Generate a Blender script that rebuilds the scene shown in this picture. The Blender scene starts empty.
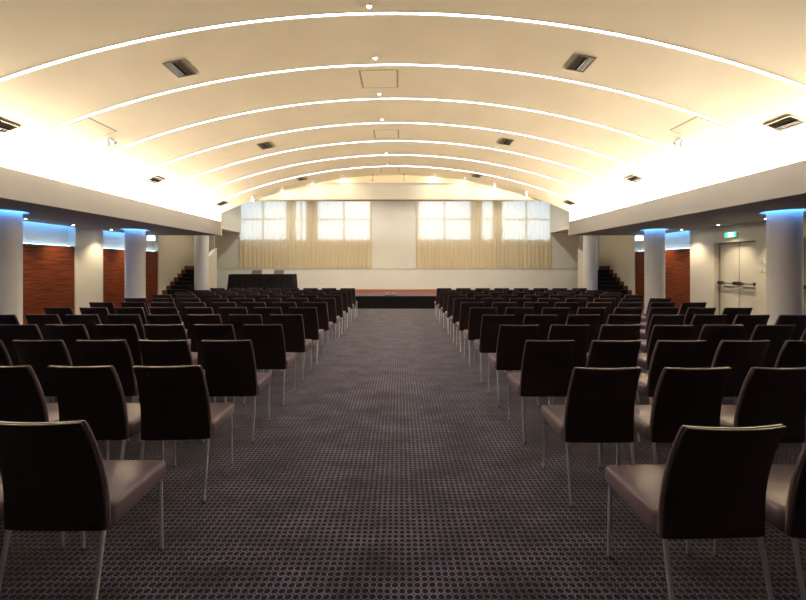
import bpy, bmesh, math, random
from math import pi, sin, cos, sqrt, radians as R
from mathutils import Vector, Matrix
random.seed(7)
S = bpy.context.scene
COL = S.collection

# ------------------------------------------------------------------ camera, world, large lights, exposure
F = 385.0                                   # focal length in pixels of the 806 px wide frame
cam_d = bpy.data.cameras.new('camera'); cam_d.sensor_width = 36; cam_d.sensor_fit = 'HORIZONTAL'
cam_d.lens = F / 806 * 36; cam_d.shift_x = 4 / 806; cam_d.shift_y = -34 / 806
cam_d.clip_start = 0.05
cam = bpy.data.objects.new('camera', cam_d); COL.objects.link(cam)
cam.location = (0, 0, 1.47); cam.rotation_euler = (pi / 2, 0, 0); S.camera = cam
S.view_settings.view_transform = 'Standard'; S.view_settings.look = 'None'
S.view_settings.gamma = 1; S.view_settings.exposure = 1.32
S.view_settings.use_curve_mapping = False
W = bpy.data.worlds.new('sky'); S.world = W; W.use_nodes = True
W.node_tree.nodes['Background'].inputs[0].default_value = (0.75, 0.86, 1, 1)
W.node_tree.nodes['Background'].inputs[1].default_value = 0.55

AX = -0.07                                  # x of the hall's long axis


def area(name, loc, rot, sx, sy, power, col, spread=180):
    l = bpy.data.lights.new(name, 'AREA'); l.shape = 'RECTANGLE'; l.size = sx; l.size_y = sy
    l.energy = power; l.color = col; l.spread = R(spread)
    o = bpy.data.objects.new(name, l); COL.objects.link(o); o.location = loc; o.rotation_euler = rot
    return o


# cove lamps lying in the troughs behind the two long beams, and the daylight outside the back windows
COVE = 430
for s in (-1, 1):
    area('cove_lamp', (AX + s * 6.24, 8.3, 2.91), (0, pi - s * R(84) if s > 0 else pi + R(84), 0), 0.2, 8.9, COVE, (1, 0.965, 0.91))
for xc in (-4.15, 3.75):
    area('daylight', (xc, 18.1, 3.6), (-pi / 2, 0, 0), 6.4, 2.4, 25.0, (0.64, 0.82, 1.0), 14)

# ------------------------------------------------------------------ materials
MATS = {}


def mat(name, col, rough=0.6, metal=0, spec=0.5, emit=None, strength=0, bump=0, bscale=200, coat=0, sheen=0):
    m = bpy.data.materials.new(name); m.use_nodes = True
    b = m.node_tree.nodes['Principled BSDF']
    b.inputs['Base Color'].default_value = (*col, 1); b.inputs['Roughness'].default_value = rough
    b.inputs['Metallic'].default_value = metal; b.inputs['Specular IOR Level'].default_value = spec
    b.inputs['Coat Weight'].default_value = coat
    b.inputs['Sheen Weight'].default_value = sheen
    if emit:
        b.inputs['Emission Color'].default_value = (*emit, 1); b.inputs['Emission Strength'].default_value = strength
    if bump:
        N = m.node_tree.nodes; L = m.node_tree.links
        tc = N.new('ShaderNodeTexCoord'); n = N.new('ShaderNodeTexNoise'); n.inputs['Scale'].default_value = bscale
        bu = N.new('ShaderNodeBump'); bu.inputs['Strength'].default_value = bump; bu.inputs['Distance'].default_value = 0.002
        L.new(tc.outputs['Object'], n.inputs['Vector']); L.new(n.outputs['Fac'], bu.inputs['Height'])
        L.new(bu.outputs['Normal'], b.inputs['Normal'])
    MATS[name] = m
    return m


def noisy(name, c1, c2, scale, rough=0.6, stretch=(1, 1, 1), spec=0.5, detail=4, lo=0.3, hi=0.7, bump=0.0):
    """two-colour noise pattern"""
    m = mat(name, c1, rough, spec=spec)
    N = m.node_tree.nodes; L = m.node_tree.links; b = N['Principled BSDF']
    tc = N.new('ShaderNodeTexCoord'); mp = N.new('ShaderNodeMapping'); mp.inputs['Scale'].default_value = stretch
    n = N.new('ShaderNodeTexNoise'); n.inputs['Scale'].default_value = scale; n.inputs['Detail'].default_value = detail
    r = N.new('ShaderNodeValToRGB'); r.color_ramp.elements[0].position = lo; r.color_ramp.elements[1].position = hi
    r.color_ramp.elements[0].color = (*c1, 1); r.color_ramp.elements[1].color = (*c2, 1)
    L.new(tc.outputs['Object'], mp.inputs[0]); L.new(mp.outputs[0], n.inputs['Vector'])
    L.new(n.outputs['Fac'], r.inputs[0]); L.new(r.outputs[0], b.inputs['Base Color'])
    if bump:
        bu = N.new('ShaderNodeBump'); bu.inputs['Strength'].default_value = bump; bu.inputs['Distance'].default_value = 0.003
        L.new(n.outputs['Fac'], bu.inputs['Height']); L.new(bu.outputs['Normal'], b.inputs['Normal'])
    return m


M_ceil = noisy('ceiling_plaster', (0.76, 0.615, 0.385), (0.82, 0.665, 0.425), 1.2, 0.85, spec=0.2)
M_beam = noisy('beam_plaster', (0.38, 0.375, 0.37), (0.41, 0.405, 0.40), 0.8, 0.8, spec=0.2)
M_wall = noisy('cream_plaster', (0.68, 0.63, 0.50), (0.73, 0.68, 0.55), 0.9, 0.8, spec=0.2)
M_white = noisy('white_plaster', (0.72, 0.72, 0.71), (0.76, 0.76, 0.75), 1.0, 0.75, spec=0.2)
M_stage_wall = noisy('stage_wall_paint', (0.62, 0.59, 0.50), (0.66, 0.63, 0.54), 0.7, 0.8, spec=0.2)
M_low = noisy('low_wall_paint', (0.70, 0.74, 0.67), (0.74, 0.78, 0.71), 0.7, 0.7, spec=0.2)
M_bulk = noisy('bulkhead_paint', (0.55, 0.50, 0.38), (0.58, 0.53, 0.40), 0.7, 0.8, spec=0.2)
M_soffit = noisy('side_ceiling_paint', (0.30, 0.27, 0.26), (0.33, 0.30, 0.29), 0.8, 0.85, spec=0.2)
M_wood = noisy('reddish_wood', (0.075, 0.014, 0.004), (0.24, 0.052, 0.012), 3.0, 0.38, (0.6, 0.6, 9), spec=0.25, detail=8, lo=0.32, hi=0.68)
M_woodtrim = noisy('wood_trim', (0.10, 0.035, 0.014), (0.17, 0.06, 0.022), 4, 0.45, (1, 1, 8))
M_floorwood = noisy('stage_wood', (0.20, 0.032, 0.006), (0.27, 0.05, 0.01), 3, 0.6, (1, 7, 1), spec=0.15)
M_stagecarpet = noisy('stage_carpet', (0.15, 0.115, 0.115), (0.19, 0.145, 0.14), 60, 0.95, spec=0.1)
M_black = mat('black_fascia', (0.008, 0.007, 0.008), 0.8, spec=0.2)
M_tread = noisy('dark_carpet_tread', (0.012, 0.010, 0.010), (0.03, 0.026, 0.024), 90, 0.95, spec=0.15)
M_leather = noisy('brown_leather', (0.017, 0.011, 0.009), (0.024, 0.015, 0.013), 9, 0.42, spec=0.5, bump=0.15)
M_seat = noisy('seat_leather', (0.165, 0.122, 0.150), (0.195, 0.145, 0.176), 9, 0.36, spec=0.5, bump=0.15)
M_taupe = noisy('taupe_leather', (0.15, 0.115, 0.085), (0.19, 0.145, 0.11), 9, 0.5, bump=0.15)
M_steel = mat('satin_steel', (0.74, 0.79, 0.90), 0.42, metal=0.6)
M_plastic = mat('black_plastic', (0.015, 0.015, 0.016), 0.45)
M_whitepl = mat('white_plastic', (0.7, 0.7, 0.68), 0.5)
M_grey = mat('grey_metal', (0.22, 0.20, 0.17), 0.45, metal=0.7)
M_ventmetal = mat('bronze_vent_metal', (0.20, 0.16, 0.10), 0.45, metal=0.6)
M_ventdark = mat('vent_dark_inside', (0.02, 0.017, 0.012), 0.8)
M_gap = mat('panel_gap', (0.36, 0.29, 0.17), 0.8)
M_door = noisy('door_paint', (0.66, 0.62, 0.50), (0.70, 0.66, 0.54), 1.5, 0.5, spec=0.35)
M_cloth = noisy('black_cloth', (0.006, 0.006, 0.007), (0.014, 0.013, 0.014), 20, 0.9, spec=0.2)
M_strip = mat('strip_diffuser', (0.9, 0.9, 0.9), 0.5, emit=(0.80, 0.84, 1.0), strength=5.0)
M_stripcase = mat('strip_casing', (0.75, 0.73, 0.70), 0.5)
M_lens = mat('lamp_lens', (1, 1, 1), 0.4, emit=(1, 0.9, 0.72), strength=40)
M_blue = mat('blue_light_tube', (0.5, 0.7, 1), 0.4, emit=(0.09, 0.36, 1.0), strength=13)
M_bluewhite = mat('pale_blue_light_tube', (0.7, 0.85, 1), 0.4, emit=(0.42, 0.70, 1.0), strength=5)
M_green = mat('sign_green', (0.02, 0.45, 0.22), 0.5, emit=(0.03, 0.55, 0.28), strength=1.2)
M_signwhite = mat('sign_white', (0.9, 0.95, 0.9), 0.5, emit=(0.80, 1.0, 0.92), strength=2.2)
M_paper = mat('pale_grey_plate', (0.78, 0.76, 0.70), 0.5)
M_doorframe = mat('door_frame_paint', (0.30, 0.27, 0.21), 0.5)
M_plate2 = mat('pale_switch', (0.5, 0.46, 0.38), 0.5)
M_frame = mat('window_frame_paint', (0.35, 0.36, 0.37), 0.5)


def curtain_mat():
    m = bpy.data.materials.new('curtain_cloth'); m.use_nodes = True
    N = m.node_tree.nodes; L = m.node_tree.links; N.clear()
    out = N.new('ShaderNodeOutputMaterial'); mx = N.new('ShaderNodeMixShader'); mx.inputs[0].default_value = 0.42
    d = N.new('ShaderNodeBsdfDiffuse'); t = N.new('ShaderNodeBsdfTranslucent')
    tc = N.new('ShaderNodeTexCoord'); mp = N.new('ShaderNodeMapping'); mp.inputs['Scale'].default_value = (60, 1, 1.2)
    n = N.new('ShaderNodeTexNoise'); n.inputs['Scale'].default_value = 1; n.inputs['Detail'].default_value = 3
    r = N.new('ShaderNodeValToRGB')
    r.color_ramp.elements[0].color = (0.72, 0.57, 0.34, 1); r.color_ramp.elements[1].color = (0.86, 0.70, 0.44, 1)
    L.new(tc.outputs['Object'], mp.inputs[0]); L.new(mp.outputs[0], n.inputs['Vector']); L.new(n.outputs['Fac'], r.inputs[0])
    L.new(r.outputs[0], d.inputs[0]); t.inputs[0].default_value = (0.88, 0.88, 0.84, 1)
    L.new(d.outputs[0], mx.inputs[1]); L.new(t.outputs[0], mx.inputs[2]); L.new(mx.outputs[0], out.inputs[0])
    return m


def glass_mat():
    m = bpy.data.materials.new('window_glass'); m.use_nodes = True
    N = m.node_tree.nodes; L = m.node_tree.links; N.clear()
    out = N.new('ShaderNodeOutputMaterial'); mx = N.new('ShaderNodeMixShader'); mx.inputs[0].default_value = 0.08
    t = N.new('ShaderNodeBsdfTransparent'); g = N.new('ShaderNodeBsdfGlossy'); g.inputs['Roughness'].default_value = 0.02
    L.new(t.outputs[0], mx.inputs[1]); L.new(g.outputs[0], mx.inputs[2]); L.new(mx.outputs[0], out.inputs[0])
    return m


def carpet_mat():
    """woven carpet: a grid of dark dots in light rings, mottled at a larger scale"""
    m = bpy.data.materials.new('ring_pattern_carpet'); m.use_nodes = True
    N = m.node_tree.nodes; L = m.node_tree.links; b = N['Principled BSDF']
    b.inputs['Roughness'].default_value = 0.95; b.inputs['Specular IOR Level'].default_value = 0.15
    b.inputs['Sheen Weight'].default_value = 0.25

    def mth(op, a, c=None, d=None):
        n = N.new('ShaderNodeMath'); n.operation = op
        for i, v in enumerate((a, c, d)):
            if v is None: continue
            if isinstance(v, (int, float)): n.inputs[i].default_value = v
            else: L.new(v, n.inputs[i])
        return n.outputs[0]
    tc = N.new('ShaderNodeTexCoord'); sp = N.new('ShaderNodeSeparateXYZ'); L.new(tc.outputs['Object'], sp.inputs[0])
    P = 0.034
    wob = N.new('ShaderNodeTexNoise'); wob.inputs['Scale'].default_value = 9; L.new(tc.outputs['Object'], wob.inputs['Vector'])
    w = mth('MULTIPLY', mth('SUBTRACT', wob.outputs['Fac'], 0.5), 0.014)
    v = mth('DIVIDE', mth('ADD', sp.outputs[1], w), P * 0.94)
    u = mth('DIVIDE', mth('ADD', sp.outputs[0], w), P)
    fu = mth('SUBTRACT', mth('FRACT', u), 0.5); fv = mth('SUBTRACT', mth('FRACT', v), 0.5)
    r = mth('SQRT', mth('ADD', mth('MULTIPLY', fu, fu), mth('MULTIPLY', fv, fv)))
    ramp = N.new('ShaderNodeValToRGB'); e = ramp.color_ramp.elements
    e[0].position = 0.385; e[0].color = (0, 0, 0, 1)
    e[1].position = 0.46; e[1].color = (1, 1, 1, 1)
    a = e.new(0.53); a.color = (0.85, 0.85, 0.85, 1)
    a = e.new(0.60); a.color = (0.15, 0.15, 0.15, 1)
    L.new(r, ramp.inputs[0])
    # big mottling + per-dot variation
    n1 = N.new('ShaderNodeTexNoise'); n1.inputs['Scale'].default_value = 2.8; n1.inputs['Detail'].default_value = 5
    mp = N.new('ShaderNodeMapping'); mp.inputs['Scale'].default_value = (1, 1.6, 1)
    L.new(tc.outputs['Object'], mp.inputs[0]); L.new(mp.outputs[0], n1.inputs['Vector'])
    n2 = N.new('ShaderNodeTexNoise'); n2.inputs['Scale'].default_value = 24; L.new(tc.outputs['Object'], n2.inputs['Vector'])
    r1 = N.new('ShaderNodeMapRange'); r1.inputs[1].default_value = 0.3; r1.inputs[2].default_value = 0.7
    r1.inputs[3].default_value = 0.45; r1.inputs[4].default_value = 1.45
    L.new(n1.outputs['Fac'], r1.inputs[0])
    r2 = N.new('ShaderNodeMapRange'); r2.inputs[1].default_value = 0.3; r2.inputs[2].default_value = 0.7
    r2.inputs[3].default_value = 0.7; r2.inputs[4].default_value = 1.3
    L.new(n2.outputs['Fac'], r2.inputs[0])
    mix = N.new('ShaderNodeMixRGB'); L.new(ramp.outputs[0], mix.inputs[0])
    mix.inputs[1].default_value = (0.006, 0.005, 0.010, 1); mix.inputs[2].default_value = (0.215, 0.190, 0.315, 1)
    mul = N.new('ShaderNodeMixRGB'); mul.blend_type = 'MULTIPLY'; mul.inputs[0].default_value = 1
    cmb = N.new('ShaderNodeCombineXYZ'); k = mth('MULTIPLY', r1.outputs[0], r2.outputs[0])
    for i in range(3): L.new(k, cmb.inputs[i])
    L.new(mix.outputs[0], mul.inputs[1]); L.new(cmb.outputs[0], mul.inputs[2])
    L.new(mul.outputs[0], b.inputs['Base Color'])
    bu = N.new('ShaderNodeBump'); bu.inputs['Strength'].default_value = 0.4; bu.inputs['Distance'].default_value = 0.004
    L.new(ramp.outputs[0], bu.inputs['Height']); L.new(bu.outputs['Normal'], b.inputs['Normal'])
    return m


M_curtain = curtain_mat(); M_glass = glass_mat(); M_carpet = carpet_mat()

# ------------------------------------------------------------------ helpers


def box(bm, x0, x1, y0, y1, z0, z1, bev=0):
    m = Matrix.Translation(((x0 + x1) / 2, (y0 + y1) / 2, (z0 + z1) / 2)) @ Matrix.Diagonal((abs(x1 - x0), abs(y1 - y0), abs(z1 - z0), 1))
    g = bmesh.ops.create_cube(bm, size=1, matrix=m)
    if bev:
        es = {e for v in g['verts'] for e in v.link_edges}
        bmesh.ops.bevel(bm, geom=list(es), offset=bev, segments=2, affect='EDGES', profile=0.6)


def quad(bm, *pts):
    return bm.faces.new([bm.verts.new(p) for p in pts])


def loft(bm, rings, cap0=True, cap1=True, closed=True):
    vs = [[bm.verts.new(p) for p in r] for r in rings]
    n = len(rings[0])
    for a, b in zip(vs, vs[1:]):
        for i in range(n if closed else n - 1):
            j = (i + 1) % n
            bm.faces.new((a[i], a[j], b[j], b[i]))
    if cap0: bm.faces.new(vs[0][::-1])
    if cap1: bm.faces.new(vs[-1])
    return vs


def circ(c, r, n, axis='z', ang=0):
    out = []
    for i in range(n):
        a = 2 * pi * i / n + ang
        if axis == 'z': out.append((c[0] + r * cos(a), c[1] + r * sin(a), c[2]))
        elif axis == 'y': out.append((c[0] + r * cos(a), c[1], c[2] + r * sin(a)))
        else: out.append((c[0], c[1] + r * cos(a), c[2] + r * sin(a)))
    return out


def tube(bm, p0, p1, r0, r1=None, n=12):
    """tapered bar between two points"""
    r1 = r0 if r1 is None else r1
    p0, p1 = Vector(p0), Vector(p1); d = (p1 - p0).normalized()
    a = d.orthogonal().normalized(); b = d.cross(a)
    rings = [[p + (a * cos(2 * pi * i / n) + b * sin(2 * pi * i / n)) * r for i in range(n)] for p, r in ((p0, r0), (p1, r1))]
    loft(bm, rings)


def mesh_of(bm, name, m, smooth=False):
    bmesh.ops.recalc_face_normals(bm, faces=bm.faces)
    if smooth:
        for f in bm.faces: f.smooth = True
        for e in bm.edges:
            if len(e.link_faces) == 2 and e.calc_face_angle(0) > R(38): e.smooth = False
    me = bpy.data.meshes.new(name); bm.to_mesh(me); bm.free(); me.materials.append(m)
    return me


def obj(name, bm, m, parent=None, smooth=False):
    o = bpy.data.objects.new(name, mesh_of(bm, name, m, smooth)); COL.objects.link(o)
    if parent: o.parent = parent
    return o


def tag(o, label, cat, group=None, kind=None):
    o['label'] = label; o['category'] = cat
    if group: o['group'] = group
    if kind: o['kind'] = kind
    return o


def thing(name, label, cat, loc=(0, 0, 0), rz=0, group=None):
    o = bpy.data.objects.new(name, None); COL.objects.link(o)
    o.location = loc; o.rotation_euler = (0, 0, rz); o.empty_display_size = 0.1
    return tag(o, label, cat, group)


def struct(name, bm, m, smooth=False, label=None):
    o = obj(name, bm, m, None, smooth); o['kind'] = 'structure'
    if label: o['label'] = label
    return o


def kids(o):
    return [c for c in list(o.children)]


def dup(root, loc, rz, label, group=None):
    r = root.copy(); COL.objects.link(r); r.location = loc; r.rotation_euler = (0, 0, rz); r['label'] = label
    if group: r['group'] = group
    for ch in kids(root):
        c = ch.copy(); COL.objects.link(c); c.parent = r
        for g in kids(ch):
            d = g.copy(); COL.objects.link(d); d.parent = c
    return r


ORD = ['', 'first', 'second', 'third', 'fourth', 'fifth', 'sixth', 'seventh', 'eighth', 'ninth', 'tenth', 'eleventh', 'twelfth']

# ------------------------------------------------------------------ the shell
Y0 = -3.2                      # wall behind the camera
YE = 12.95                     # end of the vault, beams and side ceilings
YS = 13.28                     # stage front
YB = 17.3                      # back wall
XBS, XC, XW = {-1: 5.92, 1: 5.8}, 7.42, 8.5    # beam face, columns, flush part of the side walls
ZS, ZB = 2.5, 2.97             # side ceiling, beam top
RA, ZT = 14.3, 4.52            # vault radius and apex height


def arch_z(x):                 # height of the vault at distance x from the axis
    return ZT - (RA - sqrt(RA * RA - x * x))


bm = bmesh.new(); quad(bm, (AX - 9.2, Y0, 0), (AX + 9.2, Y0, 0), (AX + 9.2, YB, 0), (AX - 9.2, YB, 0))
struct('floor', bm, M_carpet)

# vaulted ceiling with thickness
bm = bmesh.new(); XV = 6.95; n = 64
prof = []
for i in range(n + 1):
    x = -XV + 2 * XV * i / n; prof.append((x, arch_z(x)))
loop = prof + [(x, z + 0.12) for x, z in prof[::-1]]
loft(bm, [[(AX + x, y, z) for x, z in loop] for y in (Y0, YE)])
struct('ceiling', bm, M_ceil, True)

for s, side in ((-1, 'left'), (1, 'right')):
    # beam: upstand in front of the light trough
    bm = bmesh.new(); box(bm, AX + s * XBS[s], AX + s * (XBS[s] + 0.10), Y0, YE, ZS, ZB)
    struct('trim_1' if s < 0 else 'trim_2', bm, M_beam)
    # trough floor and outer cheek
    bm = bmesh.new(); box(bm, AX + s * (XBS[s] + 0.10), AX + s * 7.05, Y0, YE, 2.60, 2.64)
    box(bm, AX + s * 6.97, AX + s * 7.05, Y0, YE, 2.64, 3.0)
    struct('trim_3' if s < 0 else 'trim_4', bm, M_ceil)
    # lowered side ceiling with a round light recess about each column
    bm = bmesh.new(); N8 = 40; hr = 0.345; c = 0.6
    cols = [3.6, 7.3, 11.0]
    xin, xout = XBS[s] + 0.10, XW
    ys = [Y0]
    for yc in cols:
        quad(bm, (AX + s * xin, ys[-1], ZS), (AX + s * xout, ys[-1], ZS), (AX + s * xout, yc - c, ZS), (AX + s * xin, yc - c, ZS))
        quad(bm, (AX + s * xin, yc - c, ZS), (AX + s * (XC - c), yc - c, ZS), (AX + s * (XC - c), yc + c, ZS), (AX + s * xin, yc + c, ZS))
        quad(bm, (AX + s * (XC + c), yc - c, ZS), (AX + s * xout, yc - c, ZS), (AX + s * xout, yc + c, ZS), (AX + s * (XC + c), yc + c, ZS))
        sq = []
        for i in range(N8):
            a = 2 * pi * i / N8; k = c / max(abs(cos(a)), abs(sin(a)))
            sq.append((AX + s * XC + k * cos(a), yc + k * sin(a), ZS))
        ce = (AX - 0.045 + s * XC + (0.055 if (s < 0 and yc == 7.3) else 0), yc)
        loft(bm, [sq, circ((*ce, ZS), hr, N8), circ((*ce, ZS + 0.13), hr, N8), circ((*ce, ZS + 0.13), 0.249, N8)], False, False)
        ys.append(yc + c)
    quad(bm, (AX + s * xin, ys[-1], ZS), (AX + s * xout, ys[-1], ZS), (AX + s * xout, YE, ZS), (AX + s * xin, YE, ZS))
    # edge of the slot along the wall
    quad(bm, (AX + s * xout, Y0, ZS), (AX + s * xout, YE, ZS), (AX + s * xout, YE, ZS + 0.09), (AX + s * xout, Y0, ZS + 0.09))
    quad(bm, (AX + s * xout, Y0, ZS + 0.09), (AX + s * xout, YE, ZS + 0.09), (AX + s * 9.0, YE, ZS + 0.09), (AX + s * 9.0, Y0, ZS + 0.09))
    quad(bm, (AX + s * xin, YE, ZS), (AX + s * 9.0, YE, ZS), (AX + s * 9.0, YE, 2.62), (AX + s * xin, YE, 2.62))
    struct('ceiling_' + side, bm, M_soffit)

# side walls: wood panels stand in shallow bays, the rest is flush plaster
XP = 8.72                      # plaster behind the wood panels
bays = {-1: [(4.2, 6.7), (7.9, 10.2), (11.15, 13.72)], 1: [(11.15, 13.78)]}
doors = {-1: [], 1: [(6.95, 8.15), (9.10, 10.30)]}
ZD = 2.08
for s, side in ((-1, 'left'), (1, 'right')):
    bm = bmesh.new(); y = Y0; H = 4.95
    ev = sorted([(a, b, 'bay') for a, b in bays[s]] + [(a, b, 'door') for a, b in doors[s]])
    for a, b, k in ev:
        box(bm, AX + s * XW, AX + s * 9.0, y, a, 0, H)
        if k == 'bay': box(bm, AX + s * XP, AX + s * 9.0, a, b, 0, H)
        else: box(bm, AX + s * XW, AX + s * 9.0, a, b, ZD, H); box(bm, AX + s * (XW + 0.22), AX + s * 9.0, a, b, 0, ZD)
        y = b
    box(bm, AX + s * XW, AX + s * 9.0, y, YB, 0, H)
    struct('wall_' + side, bm, M_wall)
    bm = bmesh.new(); y = Y0
    for a, b, k in ev:
        box(bm, AX + s * (XW - 0.015), AX + s * XW, y, a, 0, 0.11); y = b
    box(bm, AX + s * (XW - 0.015), AX + s * XW, y, 13.4, 0, 0.11)
    struct('baseboard_' + side, bm, M_woodtrim)
bm = bmesh.new(); box(bm, AX - 9, AX + 9, Y0 - 0.1, Y0, 0, 4.95); struct('wall_rear', bm, M_woodtrim)

# end of the hall: cheeks above the side ceilings and beside the troughs, bulkhead over the stage opening
bm = bmesh.new()
for s in (-1, 1):
    box(bm, AX + s * (XBS[s] + 0.005), AX + s * 9.0, YE, YE + 0.08, ZS + 0.12, 4.95)
    box(bm, AX + s * XBS[s], AX + s * (XBS[s] + 0.1), YE, YE + 0.08, ZS, ZS + 0.12)
poly = [(-5.9, arch_z(5.9))]
x_cut = sqrt(RA * RA - (RA - (ZT - 4.27)) ** 2)
for i in range(41):
    x = -x_cut + 2 * x_cut * i / 40; poly.append((x, 4.27))
top = [(-5.9, 4.9)] + [(p[0], 4.9) for p in poly[1:]] + [(5.9, 4.9)]
poly.append((5.9, arch_z(5.9)))
# piecewise: follow the vault outside x_cut, flat at 4.27 between
pts = [x for x in [-5.9 + 11.8 * i / 80 for i in range(81)]]
low = [(x, min(4.27, arch_z(x) + 0.02)) for x in pts]
for (xa, za), (xb, zb) in zip(low, low[1:]):
    quad(bm, (AX + xa, YE, za), (AX + xb, YE, zb), (AX + xb, YE, 4.95), (AX + xa, YE, 4.95))
struct('wall_end', bm, M_ceil)
bm = bmesh.new(); box(bm, AX - 6.98, AX + 6.84, 13.2, 13.35, 3.76, 4.9)
struct('wall_bulkhead', bm, M_bulk)
bm = bmesh.new(); box(bm, AX - 6.98, AX + 6.84, 13.17, 13.38, 3.72, 3.76)
struct('shadow_gap_strip', bm, M_gap)  # solid strip whose darker colour stands in for the shadow gap under the bulkhead

# stage house
bm = bmesh.new(); box(bm, AX - 9, AX + 9, YE, YB + 0.2, 4.95, 5.05)
struct('ceiling_stage', bm, M_stage_wall)
for s, side in ((-1, 'left'), (1, 'right')):
    XK = 6.98 if s < 0 else 6.84
    parts = [(XK, 7.2, YE + 0.08, YB, 2.95, 4.95), (7.2, 7.62, YE + 0.08, 16.2, 2.95, 3.0), (7.2, 8.5, 16.3, YB, 2.95, 3.0),
             (8.2, 8.3, 16.3, YB, 0, 2.95), (7.72, 8.5, 16.2, 16.3, 0, 4.95), (7.62, 7.72, 14.95, 16.3, 2.95, 4.95)]
    for (xa, xb, ya, yb, za, zb) in parts:
        bm = bmesh.new(); box(bm, AX + s * xa, AX + s * xb, ya, yb, za, zb)
        struct('wall_wing_' + side, bm, M_stage_wall)
    # sloped parapet of the stair
    bm = bmesh.new(); xa, xb = AX + s * 7.62, AX + s * 7.72
    ya, yb = 14.93, 16.25; za, zb = 1.50, 2.20
    loft(bm, [[(x, ya, 0.0), (x, yb, 0.0), (x, yb, zb), (x, ya, za)] for x in (xa, xb)])
    struct('trim_6' if s < 0 else 'trim_7', bm, M_wall)
    bm = bmesh.new(); xa, xb = AX + s * 7.60, AX + s * 7.74
    loft(bm, [[(x, ya, za), (x, yb, zb), (x, yb, zb + 0.04), (x, ya, za + 0.04)] for x in (xa, xb)])
    struct('trim_8' if s < 0 else 'trim_9', bm, M_white)

# windows: openings in the back wall, three on either side
PXM = 17.3 / F


def wx(px): return (px - 399) * PXM


wins = [(240, 288), (295.5, 307.5), (317, 371), (417.5, 471), (480.5, 493.5), (501, 550.5)]
ZW0, ZW1 = 2.60, 4.55
xs = [AX - 9.0]
bm = bmesh.new()
for a, b in wins:
    box(bm, xs[-1], wx(a), YB, YB + 0.2, 0, 4.95)
    box(bm, wx(a), wx(b), YB, YB + 0.2, 0, ZW0); box(bm, wx(a), wx(b), YB, YB + 0.2, ZW1, 4.95)
    xs.append(wx(b))
box(bm, xs[-1], AX + 9, YB, YB + 0.2, 0, 4.95)
struct('wall_back', bm, M_stage_wall)
for i, (a, b) in enumerate(wins):
    x0, x1 = wx(a), wx(b)
    e = bpy.data.objects.new('window_%d' % (i + 1), None); COL.objects.link(e); e['kind'] = 'structure'
    e.location = ((x0 + x1) / 2, YB + 0.12, ZW0)
    h = ZW1 - ZW0; w = (x1 - x0) / 2
    bm = bmesh.new(); t = 0.05
    box(bm, -w, w, -0.03, 0.03, 0, t); box(bm, -w, w, -0.03, 0.03, h - t, h)
    box(bm, -w, -w + t, -0.03, 0.03, t, h - t); box(bm, w - t, w, -0.03, 0.03, t, h - t)
    if w > 0.6: box(bm, -0.04, 0.04, -0.03, 0.03, t, h - t)
    box(bm, -w + t, w - t, -0.028, 0.028, 0.92, 0.99)
    obj('window_frame', bm, M_frame, e)
    bm = bmesh.new(); box(bm, -w + t, w - t, -0.004, 0.004, t, h - t); obj('glass_pane', bm, M_glass, e)

# stage: platform, wooden rear floor, low wall
bm = bmesh.new(); box(bm, AX - 7.15, AX + 7.15, YS, 16.9, 0, 0.425)
box(bm, AX - 7.62, AX - 7.15, 15.0, 16.9, 0, 0.425); box(bm, AX + 7.15, AX + 7.62, 15.0, 16.9, 0, 0.425)
struct('floor_stage_base', bm, M_black)
bm = bmesh.new(); box(bm, AX - 7.15, AX + 7.15, YS - 0.02, 14.9, 0.425, 0.44, 0.004); struct('floor_stage_carpet', bm, M_stagecarpet)
bm = bmesh.new(); box(bm, AX - 7.6, AX + 7.6, 14.9, 16.9, 0.425, 0.44); struct('floor_stage_wood', bm, M_floorwood)
bm = bmesh.new(); box(bm, AX - 8.2, AX + 8.2, 16.9, 17.1, 0, 1.33); struct('wall_low', bm, M_low)
bm = bmesh.new(); box(bm, AX - 8.2, AX + 8.2, 16.88, 17.1, 1.33, 1.35); struct('trim_10', bm, M_low)

# ------------------------------------------------------------------ flights of stairs beside the stage
for s, lab in ((-1, 'dark carpeted stairs climbing beside the stage near the covered table'),
               (1, 'dark carpeted stairs climbing beside the stage on the double-door side')):
    t = thing('staircase', lab, 'stairs', (AX + s * 8.11, 13.2, 0), 0, 'stairs beside the stage')
    N = 9
    for k in range(1, N + 1):
        y = 0.0 + 0.243 * (k - 0.0); z = 0.147 * k
        bm = bmesh.new()
        ye = y + 0.243 if k < N else 2.96
        box(bm, -0.38, 0.38, y, ye, 0 if k < N else z - 0.2, z - 0.012)
        if k == N: box(bm, -0.38, 0.38, y, y + 0.05, 0, z - 0.2)
        st = obj('riser', bm, M_black, t)
        bm = bmesh.new(); box(bm, -0.38, 0.38, y - 0.02, ye, z - 0.012, z, 0.004)
        obj('tread', bm, M_tread, t)
    # stepped wooden skirting on the wall
    bm = bmesh.new(); xo = s * 0.388
    for k in range(0, N + 1):
        y = 0.243 * k; ye = y + 0.243 if k < N else 2.96; z = 0.147 * (k + 1)
        box(bm, xo - s * 0.035, xo, y + 0.001 - (0.3 if k == 0 else 0), ye, z - 0.35 if k > 2 else 0, z + 0.005)
    obj('stepped_skirting', bm, M_woodtrim, t)

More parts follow.
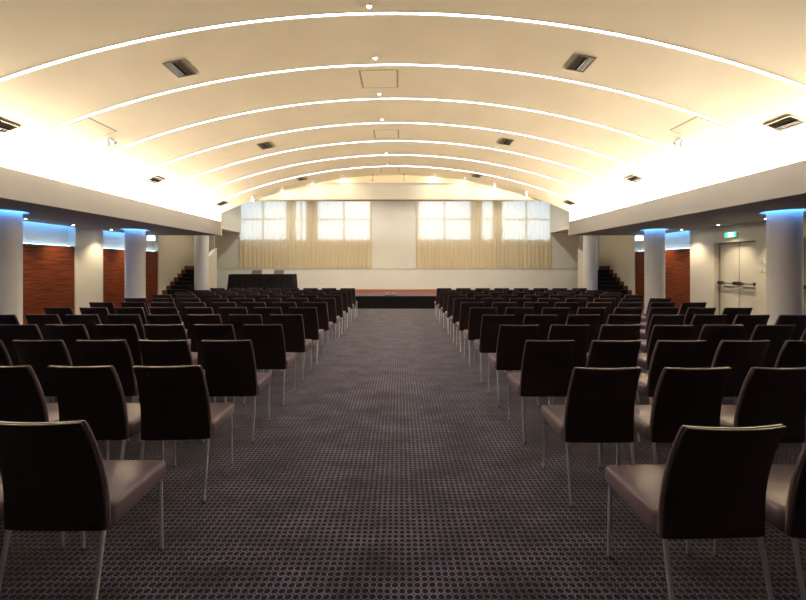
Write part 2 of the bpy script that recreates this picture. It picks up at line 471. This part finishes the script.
# ------------------------------------------------------------------ wood wall panels with light coves
wl = {(-1, 1): 'broad reddish wood wall panel glowing under downlights, facing the doors',
      (-1, 2): 'reddish wood wall panel between pilaster and stairs, behind a round column, table side',
      (-1, 0): 'reddish wood wall panel at the rear of the hall, table side',
      (1, 0): 'reddish wood wall panel between the stairs and the double door, door side'}
for s in (-1, 1):
    for i, (a, b) in enumerate(bays[s]):
        t = thing('wood_panel', wl[(s, i)], 'wall panel', (AX + s * 8.565, (a + b) / 2, 0), 0, 'wood wall panels')
        w = (b - a) / 2
        bm = bmesh.new(); box(bm, -0.035, 0.035, -w + 0.004, w - 0.004, 0.11, 1.99, 0.004); obj('board', bm, M_wood, t)
        bm = bmesh.new(); box(bm, -0.03, 0.03, -w + 0.004, w - 0.004, 0, 0.11); obj('skirting', bm, M_woodtrim, t)
        bm = bmesh.new(); tube(bm, (s * 0.06, -w + 0.03, 1.99), (s * 0.06, w - 0.03, 1.99), 0.012); obj('light_tube', bm, M_bluewhite, t, True)
        bm = bmesh.new(); tube(bm, (s * 0.02, -w + 0.03, 2.56), (s * 0.02, min(w - 0.03, 12.8 - (a + b) / 2), 2.56), 0.012); obj('light_tube', bm, M_blue, t, True)

# ------------------------------------------------------------------ round columns
cl = {(-1, 0): 'white round column at the rear of the hall, table side',
      (-1, 1): 'thick white round column beside the broad wood panel, blue light ring above',
      (-1, 2): 'white round column with blue light ring, between wood panels near the stairs',
      (-1, 3): 'plain white round column beside the stairs next to the covered table',
      (1, 0): 'white round column at the rear of the hall, door side',
      (1, 1): 'thick white round column by the double door, blue light ring above',
      (1, 2): 'white round column with blue light ring, before the wood panel, door side',
      (1, 3): 'plain white round column beside the stairs, door side'}
for s in (-1, 1):
    for i, yc in enumerate((3.6, 7.3, 11.0, 14.7)):
        t = thing('column', cl[(s, i)], 'column', (AX - 0.045 + s * XC + (0.055 if (s, i) == (-1, 1) else 0), yc, 0), 0, 'round columns')
        zt = ZS + 0.13 if i < 3 else 2.95
        bm = bmesh.new(); loft(bm, [circ((0, 0, 0.10), 0.25, 48), circ((0, 0, zt), 0.25, 48)]); obj('shaft', bm, M_white, t, True)
        bm = bmesh.new(); loft(bm, [circ((0, 0, 0), 0.262, 48), circ((0, 0, 0.10), 0.262, 48)]); obj('skirting_ring', bm, M_woodtrim, t, True)
        if i < 3:
            bm = bmesh.new(); n1, n2 = 40, 8; vs = []
            rings = []
            for k in range(n1):
                a = 2 * pi * k / n1
                rings.append([((0.325 + 0.012 * cos(q * 2 * pi / n2)) * cos(a), (0.325 + 0.012 * cos(q * 2 * pi / n2)) * sin(a), ZS + 0.055 + 0.012 * sin(q * 2 * pi / n2)) for q in range(n2)])
            vs = loft(bm, rings, False, False)
            for q in range(n2): bm.faces.new((vs[-1][q], vs[-1][(q + 1) % n2], vs[0][(q + 1) % n2], vs[0][q]))
            obj('light_ring', bm, M_blue, t, True)

# ------------------------------------------------------------------ doors
for n_, (a, b) in enumerate(doors[1]):
    e = bpy.data.objects.new('door_%d' % (n_ + 1), None); COL.objects.link(e); e['kind'] = 'structure'
    e['label'] = ['cream double door with push bars, half hidden by the thick round column', 'cream double door with black push bars under a green exit sign'][1 - n_ if False else n_]
    e.location = (AX + XW + 0.14, (a + b) / 2, 0)
    w = (b - a) / 2
    bm = bmesh.new(); t = 0.03
    box(bm, -0.02, 0.05, -w, -w + t, 0, ZD); box(bm, -0.02, 0.05, w - t, w, 0, ZD); box(bm, -0.02, 0.05, -w + t, w - t, ZD - t, ZD)
    obj('door_frame', bm, M_doorframe, e)
    for k, (p, q) in enumerate(((-w + t + 0.002, -0.003), (0.003, w - t - 0.002))):
        bm = bmesh.new(); box(bm, 0, 0.045, p, q, 0.008, ZD - t - 0.002, 0.003); lf = obj('leaf', bm, M_door, e)
        bm = bmesh.new()
        tube(bm, (-0.075, p + 0.05, 1.03), (-0.075, q - 0.05, 1.03), 0.014)
        obj('push_bar', bm, M_grey, lf, True)
        if k: bm = bmesh.new(); box(bm, -0.004, 0, -0.014, 0.006, 0.01, ZD - t - 0.004); obj('leaf_gap_strip', bm, M_doorframe, lf)  # dark-coloured strip imitating the shaded gap between the two leaves
        bm = bmesh.new()
        for yy in (p + 0.05, q - 0.05):
            box(bm, -0.10, 0.0, yy - 0.035, yy + 0.035, 0.99, 1.07, 0.008)
        box(bm, -0.085, -0.055, q - 0.22 if k else q - 0.20, q - 0.06, 1.005, 1.055, 0.006)
        obj('bar_mount', bm, M_plastic, lf)
        bm = bmesh.new()
        box(bm, -0.012, 0.0, p + 0.11, q - 0.11, 0.92, 0.96, 0.003)
        obj('sign_plate', bm, M_grey, lf)

# exit signs
def running_man(bm, x, y0, z0, s, d):
    """small pictogram: head, body, limbs and arrow in the plane x = const"""
    def b(y, z, w, h): box(bm, x - 0.002, x, y0 + y * s - w * s / 2, y0 + y * s + w * s / 2, z0 + z * s - h * s / 2, z0 + z * s + h * s / 2)
    b(0, 0.33, 0.12, 0.12); b(0, 0.10, 0.14, 0.30); b(-d * 0.14, -0.16, 0.12, 0.22); b(d * 0.14, -0.14, 0.10, 0.22)
    b(d * 0.17, 0.14, 0.20, 0.07); b(-d * 0.17, 0.12, 0.20, 0.07)


for yy, lab in ((9.74, 'green and white exit sign on the wall above the double door'),
                (7.62, 'green and white exit sign above the door hidden behind the thick column')):
    t = thing('exit_sign', lab, 'exit sign', (AX + XW, yy, 2.26), 0, 'exit signs')
    bm = bmesh.new(); box(bm, -0.045, 0, -0.17, 0.17, -0.065, 0.065, 0.006); obj('casing', bm, M_whitepl, t)
    bm = bmesh.new(); box(bm, -0.05, -0.045, -0.165, 0.165, -0.06, 0.06); fc = obj('green_face', bm, M_green, t)
    bm = bmesh.new(); box(bm, -0.053, -0.05, -0.10, 0.06, -0.05, 0.05); obj('white_field', bm, M_signwhite, fc)
    bm = bmesh.new(); running_man(bm, -0.053, -0.04, 0, 0.1, 1)
    v = [bm.verts.new(p) for p in ((-0.0535, 0.045, 0.0), (-0.0535, 0.012, 0.03), (-0.0535, 0.012, -0.03))]; bm.faces.new(v)
    obj('pictogram', bm, M_green, fc)
for s, lab in ((-1, 'white lit exit sign hanging under the side ceiling by the stairs, table side'),
               (1, 'white lit exit sign hanging under the side ceiling by the stairs, door side')):
    t = thing('hanging_exit_sign', lab, 'exit sign', (AX - 0.06 + s * 8.05, 12.72, ZS), 0, 'hanging exit signs')
    bm = bmesh.new(); box(bm, -0.14, 0.14, -0.02, 0.02, -0.20, -0.03, 0.004); obj('light_box', bm, M_whitepl, t)
    bm = bmesh.new(); box(bm, -0.13, 0.13, -0.025, -0.02, -0.19, -0.04); fc = obj('lit_face', bm, M_signwhite, t)
    bm = bmesh.new(); box(bm, -0.12, -0.10, -0.027, -0.025, -0.17, -0.06)
    box(bm, -0.02, 0.02, -0.027, -0.025, -0.17, -0.06); obj('green_mark', bm, M_green, fc)
    bm = bmesh.new(); tube(bm, (-0.08, 0, -0.03), (-0.08, 0, 0), 0.006); tube(bm, (0.08, 0, -0.03), (0.08, 0, 0), 0.006); obj('hanger', bm, M_grey, t)

# small plates beside the door
t = thing('switch_panel', 'small pale switch and notice plates on the wall beside the double door', 'switch panel', (AX + XW, 8.86, 1.50))
for (y, z, w, h) in ((-0.07, 0.10, 0.055, 0.05), (0.07, 0.10, 0.055, 0.05), (0.0, 0.0, 0.045, 0.045), (-0.07, -0.12, 0.05, 0.045), (0.07, -0.12, 0.05, 0.045)):
    bm = bmesh.new(); box(bm, -0.012, 0, y - w, y + w, z - h, z + h, 0.003); pl = obj('plate', bm, M_paper, t)
    bm = bmesh.new(); box(bm, -0.016, -0.012, y - w * 0.35, y + w * 0.35, z - h * 0.5, z + h * 0.5); obj('switch', bm, M_plate2, pl)

# ------------------------------------------------------------------ side bay downlights
def downlight(name, label, loc, group, power, size=R(70), blend=0.7, col=(1, 0.83, 0.58), rx=0, ry=0, lens=None):
    t = thing(name, label, 'downlight', loc, 0, group)
    bm = bmesh.new(); loft(bm, [circ((0, 0, 0), 0.045, 20), circ((0, 0, -0.008), 0.045, 20), circ((0, 0, -0.008), 0.030, 20), circ((0, 0, -0.002), 0.028, 20)], True, False)
    obj('bezel', bm, M_whitepl, t, True)
    bm = bmesh.new(); loft(bm, [circ((0, 0, -0.006), 0.027, 20), circ((0, 0, -0.009), 0.020, 20)]); obj('lens', bm, lens or M_lens, t)
    if power:
        l = bpy.data.lights.new('lamp', 'SPOT'); l.energy = power; l.spot_size = size; l.spot_blend = blend; l.color = col; l.shadow_soft_size = 0.03
        o = bpy.data.objects.new('lamp', l); COL.objects.link(o); o.parent = t; o.location = (0, 0, -0.03); o.rotation_euler = (rx, ry, 0)
    return t


wh = {7.2: 'behind the thick round column', 8.4: 'next after the thick round column', 9.65: 'midway between thick and thinner round columns',
      10.9: 'over the pilaster', 12.1: 'between the pilaster and the stairs'}
for s, side in ((-1, 'table side'), (1, 'door side')):
    for y, w_ in wh.items():
        downlight('downlight', 'small downlight in the low ceiling %s, %s' % (w_, side), (AX + s * 8.08, y, ZS), 'downlights in the low side ceilings', 36, R(92), 0.9, ry=s * R(-9))
    downlight('downlight', 'downlight over the stairs beside the stage, %s' % side, (AX + s * 8.2, 14.45, 3.0 if False else 4.93), 'downlights over the stairs', 60 if s > 0 else 130, R(70), 0.6)

for x_, w_ in ((-5.2, 'above the covered table'), (-1.8, 'before the table-side curtain'), (1.6, 'before the door-side curtain'), (5.0, 'at the door-side end')):  # unseen fill lamps, added to brighten the curtains and the stage back wall
    downlight('stage_fill_lamp', 'added fill lamp in the high stage ceiling %s' % w_, (AX + x_, 15.0, 4.945), 'added fill lamps in the stage ceiling', 115, R(125), 0.8, (1, 0.97, 0.87), rx=R(22))

# ------------------------------------------------------------------ things on the vault
def on_vault(name, label, cat, x, y, group=None, drop=0.0):
    """an Empty on the vault's underside, its local -Z pointing into the room"""
    t = thing(name, label, cat, (AX + x, y, arch_z(x) - drop), 0, group)
    t.rotation_euler = (0, math.asin(x / RA), 0)
    return t


near = {0: 'brightest', }
for k in range(7):
    y = 4.64 + 1.184 * k
    t = thing('light_strip', '%s white light strip across the vaulted ceiling, counted from the camera' % ORD[k + 1], 'light strip', (AX, y, 0), 0, 'light strips across the vault')
    def band(w, d0, d1):
        bm = bmesh.new(); rings = []
        for i in range(97):
            x = -6.3 + 12.6 * i / 96; nx, nz = -x / RA, -sqrt(1 - (x / RA) ** 2)
            z = arch_z(x)
            # direction into the room
            ux, uz = -x / RA * 1.0, -sqrt(1 - (x / RA) ** 2)
            rings.append([(x + ux * d0, -w, z + uz * d0), (x + ux * d0, w, z + uz * d0), (x + ux * d1, w, z + uz * d1), (x + ux * d1, -w, z + uz * d1)])
        loft(bm, rings); return bm
    obj('casing', band(0.026, -0.003, 0.004), M_ceil, t, True)
    obj('diffuser', band(0.016, 0.004, 0.008), M_strip, t, True)


def vent(label, x, y):
    t = on_vault('ceiling_vent', label, 'ceiling vent', x, y, 'ceiling vents')
    w, h = 0.130, 0.19
    bm = bmesh.new()
    for a in ((-w, -w + 0.022, -h, h), (w - 0.022, w, -h, h), (-w + 0.022, w - 0.022, -h, -h + 0.022), (-w + 0.022, w - 0.022, h - 0.022, h)):
        box(bm, a[0], a[1], a[2], a[3], -0.012, 0.004)
    obj('frame', bm, M_ventmetal, t)
    bm = bmesh.new(); box(bm, -w + 0.022, w - 0.022, -h + 0.022, h - 0.022, -0.002, 0.004); obj('backing', bm, M_ventdark, t)
    for i in range(7):
        x_ = -w + 0.036 + i * 0.036 * (2 * w - 0.072) / 0.216
        if i == 3: continue
        bm = bmesh.new(); sgn = 1 if i < 3 else -1
        loft(bm, [[(x_ - 0.009, yy, -0.003 if sgn > 0 else -0.014), (x_ + 0.009, yy, -0.014 if sgn > 0 else -0.003), (x_ + 0.009, yy, -0.011 if sgn > 0 else 0.0), (x_ - 0.009, yy, 0.0 if sgn > 0 else -0.011)] for yy in (-h + 0.03, h - 0.03)])
        obj('slat', bm, M_ventmetal, t)


rows_v = {5.34: 'between the first and second light strips', 8.75: 'between the fourth and fifth light strips', 12.05: 'beyond the last light strip'}
for y, w_ in rows_v.items():
    for s, side in ((-1, 'table side'), (1, 'door side')):
        vent('inner ceiling vent %s, %s' % (w_, side), -2.97 if s < 0 else (2.59 if y < 6 else 2.50), y)
        vent('outer ceiling vent %s, %s' % (w_, side), -5.49 if s < 0 else 5.43, y)


def hatch(label, x, y, w, h):
    t = on_vault('ceiling_hatch', label, 'ceiling hatch', x, y, 'ceiling hatches')
    bm = bmesh.new(); box(bm, -w + 0.03, w - 0.03, -h + 0.014, h - 0.014, -0.004, 0.004, 0.001); obj('cover', bm, M_ceil, t)
    for (xa, xb, ya, yb, n_) in ((-w, -w + 0.03, -h, h, 'side_gap'), (w - 0.03, w, -h, h, 'side_gap'),
                                 (-w + 0.03, w - 0.03, -h, -h + 0.014, 'end_gap'), (-w + 0.03, w - 0.03, h - 0.014, h, 'end_gap')):
        bm = bmesh.new(); box(bm, xa, xb, ya, yb, -0.004, 0.004); obj(n_, bm, M_gap, t)


hatch('square ceiling hatch at the crown between second and third light strips', -0.25, 6.28, 0.31, 0.30)
hatch('square ceiling hatch at the crown between fourth and fifth light strips', -0.22, 8.9, 0.29, 0.29)
hatch('small ceiling hatch at the crown beyond the last light strip', -0.22, 12.25, 0.30, 0.28)
hatch('ceiling hatch low on the vault above the table-side beam', -4.95, 6.17, 0.31, 0.30)
hatch('ceiling hatch low on the vault above the door-side beam', 4.9, 6.17, 0.31, 0.30)

for k, y in enumerate((4.50, 5.62, 6.80, 7.98, 10.38, 11.6)):
    t = on_vault('crown_downlight', 'tiny bright downlight on the vault crown beside the %s light strip' % ORD[(1, 2, 3, 4, 6, 7)[k]], 'downlight', -0.28, y, 'downlights along the crown')
    bm = bmesh.new(); loft(bm, [circ((0, 0, 0.002), 0.040, 16), circ((0, 0, -0.02), 0.036, 16), circ((0, 0, -0.02), 0.026, 16), circ((0, 0, -0.012), 0.022, 16)], True, True); obj('housing', bm, M_whitepl, t, True)
    bm = bmesh.new(); loft(bm, [circ((0, 0, -0.013), 0.022, 16), circ((0, 0, -0.024), 0.012, 16)]); obj('lens', bm, M_lens, t, True)
    l = bpy.data.lights.new('lamp', 'SPOT'); l.energy = 10; l.spot_size = R(110); l.spot_blend = 0.8; l.color = (1, 0.85, 0.62)
    o = bpy.data.objects.new('lamp', l); COL.objects.link(o); o.parent = t; o.location = (0, 0, -0.04)

# wall-washing spotlight heads near the sides
for s, side in ((-1, 'table-side'), (1, 'door-side')):
    t = on_vault('ceiling_spotlight', 'small white twin spotlight beside the hatch above the %s beam' % side, 'spotlight', s * 4.92, 6.62, 'twin spotlights on the vault')
    bm = bmesh.new(); loft(bm, [circ((0, 0, 0.003), 0.05, 16), circ((0, 0, -0.02), 0.045, 16)]); obj('base', bm, M_whitepl, t, True)
    for d in (-1, 1):
        bm = bmesh.new(); tube(bm, (d * 0.02, 0, -0.02), (d * 0.07, 0.02, -0.09), 0.03, 0.042, 16); hd = obj('lamp_head', bm, M_whitepl, t, True)
        bm = bmesh.new(); tube(bm, (d * 0.07, 0.02, -0.0905), (d * 0.0705, 0.0203, -0.092), 0.034, 0.034, 16); obj('lens', bm, M_grey, hd)

# stage spots under the end of the vault
spots = [(252.8, 200.6, 1), (282.3, 194, 1), (312.5, 186, 1), (342.4, 181.8, 1), (434, 180, 1), (464.6, 184.2, 1), (494, 191.2, 1), (526, 196.4, 0)]
for i, (px, py, on) in enumerate(spots):
    y = 12.52; x = (px - 399) * y / F - AX
    lab = '%s of the stage spotlights counting from the covered-table side, under the vault end' % ORD[i + 1]
    t = thing('stage_spotlight', lab, 'spotlight', (AX + x, y, arch_z(x)), 0, 'stage spotlights')
    bm = bmesh.new(); loft(bm, [circ((0, 0, 0.012), 0.05, 16), circ((0, 0, -0.02), 0.05, 16)]); obj('ceiling_cup', bm, M_whitepl, t, True)
    bm = bmesh.new(); tube(bm, (0, 0, -0.02), (0, 0, -0.09), 0.008); obj('stem', bm, M_grey, t, True)
    bm = bmesh.new(); tube(bm, (0, -0.05, -0.085), (0, 0.07, -0.13), 0.036, 0.046, 16); hd = obj('lamp_head', bm, M_whitepl, t, True)
    bm = bmesh.new(); bmesh.ops.create_uvsphere(bm, u_segments=12, v_segments=8, radius=0.030, matrix=Matrix.Translation((0, 0.0, -0.125)))
    obj('bulb', bm, M_lens if on else M_whitepl, hd, True)
    if on:
        l = bpy.data.lights.new('lamp', 'SPOT'); l.energy = 7; l.spot_size = R(165); l.spot_blend = 1.0; l.color = (1, 0.93, 0.78); l.shadow_soft_size = 0.05
        o = bpy.data.objects.new('lamp', l); COL.objects.link(o); o.parent = t; o.location = (0, 0.12, -0.17); o.rotation_euler = (R(60), 0, 0)
for px, n_ in ((372.6, 'table'), (403.9, 'door')):
    y = 12.7; x = (px - 399) * y / F
    t = thing('hanging_hook', 'thin metal hook hanging at the vault end, %s side of the middle' % n_, 'hook', (x, y, arch_z(x - AX)), 0, 'hooks at the vault end')
    bm = bmesh.new(); tube(bm, (0, 0, 0.01), (0, 0, -0.20), 0.008); obj('rod', bm, M_grey, t, True)
    bm = bmesh.new(); box(bm, -0.05, 0.05, -0.01, 0.01, -0.01, 0.0); box(bm, -0.04, 0.04, -0.01, 0.01, -0.215, -0.20); obj('bracket', bm, M_grey, t)

# ------------------------------------------------------------------ curtains
def curtain(px0, px1, label, phase, y=17.185):
    x0, x1 = (px0 - 399) * y / F, (px1 - 399) * y / F
    t = thing('curtain', label, 'curtain', ((x0 + x1) / 2, y, 1.36), 0, 'stage curtains')
    w = (x1 - x0) / 2; nx = int(w * 2 / 0.022); nz = 12; H = 3.24
    rnd = random.Random(phase); ph = [rnd.uniform(0, 6.28) for _ in range(4)]
    bm = bmesh.new(); g = []
    for j in range(nz + 1):
        v = j / nz; row = []
        for i in range(nx + 1):
            u = i / nx; x = -w + 2 * w * u
            a = 0.013 * sin(x * 34 + ph[0] + 2.2 * sin(x * 1.7 + ph[1])) + 0.007 * sin(x * 71 + ph[2] + 0.8 * v) + 0.006 * sin(x * 13 + ph[3])
            e = 1 - 0.35 * v
            row.append(bm.verts.new((x, a * e, v * H)))
        g.append(row)
    for j in range(nz):
        for i in range(nx): bm.faces.new((g[j][i], g[j][i + 1], g[j + 1][i + 1], g[j + 1][i]))
    obj('cloth', bm, M_curtain, t, True)
    bm = bmesh.new(); tube(bm, (-w, 0, H - 0.01), (w, 0, H - 0.01), 0.014); obj('rail', bm, M_steel, t, True)
    bm = bmesh.new(); g = []
    for z in (0.0, 0.04):
        row = []
        for i in range(nx + 1):
            x = -w + 2 * w * i / nx
            a = 0.013 * sin(x * 34 + ph[0] + 2.2 * sin(x * 1.7 + ph[1])) + 0.007 * sin(x * 71 + ph[2]) + 0.006 * sin(x * 13 + ph[3])
            row.append(bm.verts.new((x, a - 0.004, z)))
        g.append(row)
    for i in range(nx): bm.faces.new((g[0][i], g[0][i + 1], g[1][i + 1], g[1][i]))
    obj('hem', bm, M_curtain, t, True)


curtain(239.5, 302, 'beige stage curtain directly behind the black covered table, backlit by the end window', 1)
curtain(301, 371.5, 'beige stage curtain beside the bare wall strip, table side', 2, 17.245)
curtain(416.5, 492, 'beige stage curtain beside the bare wall strip, door side', 3)
curtain(491, 551, 'beige stage curtain at the door-side end of the stage', 4, 17.245)

# ------------------------------------------------------------------ chairs
def rring(w, d, r, z, n=5, bow=0.0, y0=0.0, x0=0.0):
    """rounded rectangle in plan; bow pushes the middle to -y"""
    pts = []
    for cx, cy, a0 in ((w / 2 - r, d / 2 - r, 0), (-w / 2 + r, d / 2 - r, pi / 2), (-w / 2 + r, -d / 2 + r, pi), (w / 2 - r, -d / 2 + r, 3 * pi / 2)):
        q = []
        for i in range(n): 
            a = a0 + (pi / 2) * i / (n - 1); q.append((cx + r * cos(a), cy + r * sin(a)))
        pts.append(q)
    full = []
    for k in range(4):
        full += pts[k]
        if k in (0, 2):      # subdivide the long sides so they can bow
            xa, ya = pts[k][-1]; xb, yb = pts[(k + 1) % 4][0]
            for i in range(1, 6): full.append((xa + (xb - xa) * i / 6, ya + (yb - ya) * i / 6))
    return [(x0 + x, y0 + y - bow * (1 - (2 * x / w) ** 2), z) for x, y in full]


def prof_y(z):
    P = [(0.355, -0.212), (0.45, -0.214), (0.53, -0.219), (0.60, -0.230), (0.67, -0.246), (0.74, -0.268), (0.80, -0.292), (0.857, -0.318)]
    for (a, ya), (b, yb) in zip(P, P[1:]):
        if z <= b: return ya + (yb - ya) * (z - a) / (b - a)
    return P[-1][1]


def back_mesh(front):
    """the dark rear shell, or the front pad that wraps a few millimetres over its edge"""
    bm = bmesh.new(); rings = []
    zs = [0.366, 0.372, 0.40, 0.45, 0.50, 0.55, 0.60, 0.65, 0.70, 0.75, 0.80, 0.835, 0.848, 0.856, 0.859]
    for z in zs:
        v = (z - 0.366) / 0.493
        w = 0.432 - 0.034 * max(0, (v - 0.15)) / 0.85 + (0.004 if front else -0.002)
        t = (0.020 if front else 0.018) - 0.004 * v; ins = 0
        if z < 0.37: ins = 0.004
        if z > 0.84: ins = 0.001
        if z > 0.85: ins = 0.003
        if z > 0.858: ins = 0.005
        tt = max(t - 1.6 * ins, 0.007)
        zz = z + 0.001 * v if front else z
        rings.append(rring(w - 2 * ins, tt, tt / 2 - 0.0008, zz, 5, 0.004 + 0.022 * v, prof_y(z) + 0.05 + (0.008 if front else -0.008)))
    loft(bm, rings)
    return bm


def seat_mesh():
    bm = bmesh.new(); rings = []
    y0 = 0.046
    for z, i in ((0.374, 0.012), (0.380, 0.004), (0.392, 0), (0.436, 0), (0.448, 0.003), (0.456, 0.010), (0.460, 0.022)):
        rings.append(rring(0.446 - 2 * i, 0.385 - 2 * i, 0.030, z, 5, 0, y0))
    loft(bm, rings)
    for v in bm.verts:      # seat dips a little towards the back, and the underside is deeper there
        f = max(0, (0.10 - v.co.y) / 0.3)
        if v.co.z < 0.42: v.co.z -= 0.022 * min(1, f)
        else: v.co.z += 0.004 * min(1, f)
    return bm


def make_chair():
    t = thing('conference_chair', '', 'chair')
    obj('backrest', back_mesh(False), M_leather, t, True)
    obj('back_cushion', back_mesh(True), M_seat, t, True)
    obj('seat', seat_mesh(), M_seat, t, True)
    for s in (-1, 1):
        for (p0, p1) in (((s * 0.200, -0.166, 0.385), (s * 0.205, -0.238, 0.008)), ((s * 0.203, 0.205, 0.385), (s * 0.205, 0.212, 0.008))):
            bm = bmesh.new(); tube(bm, p0, p1, 0.0100, 0.0085, 12); lg = obj('leg', bm, M_steel, t, True)
            bm = bmesh.new(); tube(bm, (p1[0], p1[1], 0.010), (p1[0], p1[1], 0.0), 0.0095, 0.0095, 10); obj('foot_glide', bm, M_grey, lg, True)
    bm = bmesh.new(); box(bm, -0.19, 0.19, -0.13, 0.21, 0.352, 0.366, 0.004); obj('seat_pan', bm, M_plastic, t)
    return t


proto = make_chair(); used = False


def seen(x, y):
    """is any of a chair at x, y in the frame"""
    for dx in (-0.23, 0.23):
        for dy, z in ((-0.33, 0.86), (0.24, 0.45), (-0.24, 0.0), (0.21, 0)):
            d = y + dy
            if d < 0.1: continue
            px = 399 + F * (x + dx) / d; py = 266 + F * (1.47 - z) / d
            if -4 < px < 810 and py < 604: return True
    return False


NR = 12
feet = {-1: [1.545, 2.385, 3.20, 4.045], 1: [1.50, 2.345, 3.19, 4.02]}
x1s = {-1: [-1.435, -1.43, -1.43, -1.425], 1: [1.272, 1.255, 1.246, 1.246]}
turn = {(-1, 0): -0.01, (-1, 1): 0.05, (-1, 2): 0.03, (1, 0): 0.035}
for s, side in ((-1, 'table'), (1, 'door')):
    for r in range(NR):
        yf = feet[s][r] if r < 4 else feet[s][3] + 0.829 * (r - 3)
        xx = x1s[s][r] if r < 4 else (-1.42 if s < 0 else 1.246)
        for c in range(8):
            x = xx + s * c * (0.515 if s < 0 else 0.533) + random.uniform(-0.006, 0.006) * (c > 0); y = yf + 0.238 + random.uniform(-0.008, 0.008) * (r > 1)
            if not seen(x, y): continue
            rz = turn.get((s, r), 0.0) if c == 0 else random.uniform(-0.02, 0.02)
            lab = 'brown chair on the %s side, %s row from rear, %s seat from the aisle' % (side, ORD[r + 1], ORD[c + 1])
            grp = 'chairs in rows on the %s side of the aisle' % side
            if not used:
                used = True; proto.location = (x, y, 0); proto.rotation_euler = (0, 0, rz); proto['label'] = lab; proto['group'] = grp
            else: dup(proto, (x, y, 0), rz, lab, grp)

stage_chair = dup(proto, (0, 0, 0), 0, '')
first = True
for px, lab in ((255.2, 'brown chair on the stage behind the covered table, nearer the stairs'), (277.6, 'brown chair on the stage behind the covered table, nearer the stage middle')):
    if first:
        first = False; stage_chair.location = ((px - 399) * 15.6 / F, 15.55, 0.44); stage_chair.rotation_euler = (0, 0, pi)
        stage_chair['label'] = lab; stage_chair['group'] = 'chairs behind the stage table'
    else: dup(stage_chair, ((px - 399) * 15.6 / F, 15.55, 0.44), pi, lab, 'chairs behind the stage table')

# ------------------------------------------------------------------ covered table on the stage
TX0, TX1, TY0, TY1, TZ = -6.42, -4.03, 14.50, 15.15, 0.44
t = thing('presentation_table', 'long table on the stage hidden under the black cloth', 'table', ((TX0 + TX1) / 2, (TY0 + TY1) / 2, TZ))
hw, hd = (TX1 - TX0) / 2, (TY1 - TY0) / 2
bm = bmesh.new(); box(bm, -hw + 0.01, hw - 0.01, -hd + 0.01, hd - 0.01, 0.69, 0.715, 0.004); obj('tabletop', bm, M_woodtrim, t)
for sx in (-1, 1):
    for sy in (-1, 1):
        bm = bmesh.new(); tube(bm, (sx * (hw - 0.12), sy * (hd - 0.1), 0.69), (sx * (hw - 0.12), sy * (hd - 0.1), 0), 0.018); obj('leg', bm, M_steel, t, True)
bm = bmesh.new()
rings = []
per = []
n = 60
for i in range(n): per.append((-hw + 2 * hw * i / n, -hd, 0, -1))
for i in range(16): per.append((hw, -hd + 2 * hd * i / 16, 1, 0))
for i in range(n): per.append((hw - 2 * hw * i / n, hd, 0, 1))
for i in range(16): per.append((-hw, hd - 2 * hd * i / 16, -1, 0))
for z, o in ((0.720, -0.004), (0.712, 0.006), (0.6, 0.010), (0.4, 0.020), (0.2, 0.032), (0.006, 0.045)):
    ring = []
    for k, (x, y, nx, ny) in enumerate(per):
        f = (0.72 - z) / 0.72; a = o + 0.022 * f * sin(k * 1.25 + 1.3 * sin(k * 0.31))
        fl = 0.05 * f if abs(abs(x) - hw) < 0.02 else 0
        ring.append((x + nx * a + (fl if x > 0 else -fl), y + ny * a, z))
    rings.append(ring)
loft(bm, rings, True, False)
tc = obj('tablecloth', bm, M_cloth, None, True); tc.location = ((TX0 + TX1) / 2, (TY0 + TY1) / 2, TZ)
tag(tc, 'black floor-length cloth draped over the table on the stage', 'tablecloth')

# ------------------------------------------------------------------ small twin lamp on the stage edge
t = thing('stage_lamp', 'small grey device with two white heads on the stage edge mid aisle', 'lamp', (-0.30, 13.5, 0.44))
bm = bmesh.new(); box(bm, -0.24, 0.24, -0.06, 0.06, 0, 0.03, 0.006); obj('base', bm, M_grey, t)
for d in (-1, 1):
    bm = bmesh.new(); tube(bm, (d * 0.11, 0.03, 0.085), (d * 0.11, -0.06, 0.08), 0.035, 0.05, 16); hd = obj('lamp_head', bm, M_plastic, t, True)
    bm = bmesh.new(); tube(bm, (d * 0.11, -0.0605, 0.08), (d * 0.11, -0.064, 0.08), 0.042, 0.042, 16); obj('white_face', bm, M_whitepl, hd)
    bm = bmesh.new(); box(bm, d * 0.11 - 0.01, d * 0.11 + 0.01, -0.02, 0.0, 0.03, 0.06); obj('bracket', bm, M_grey, t)
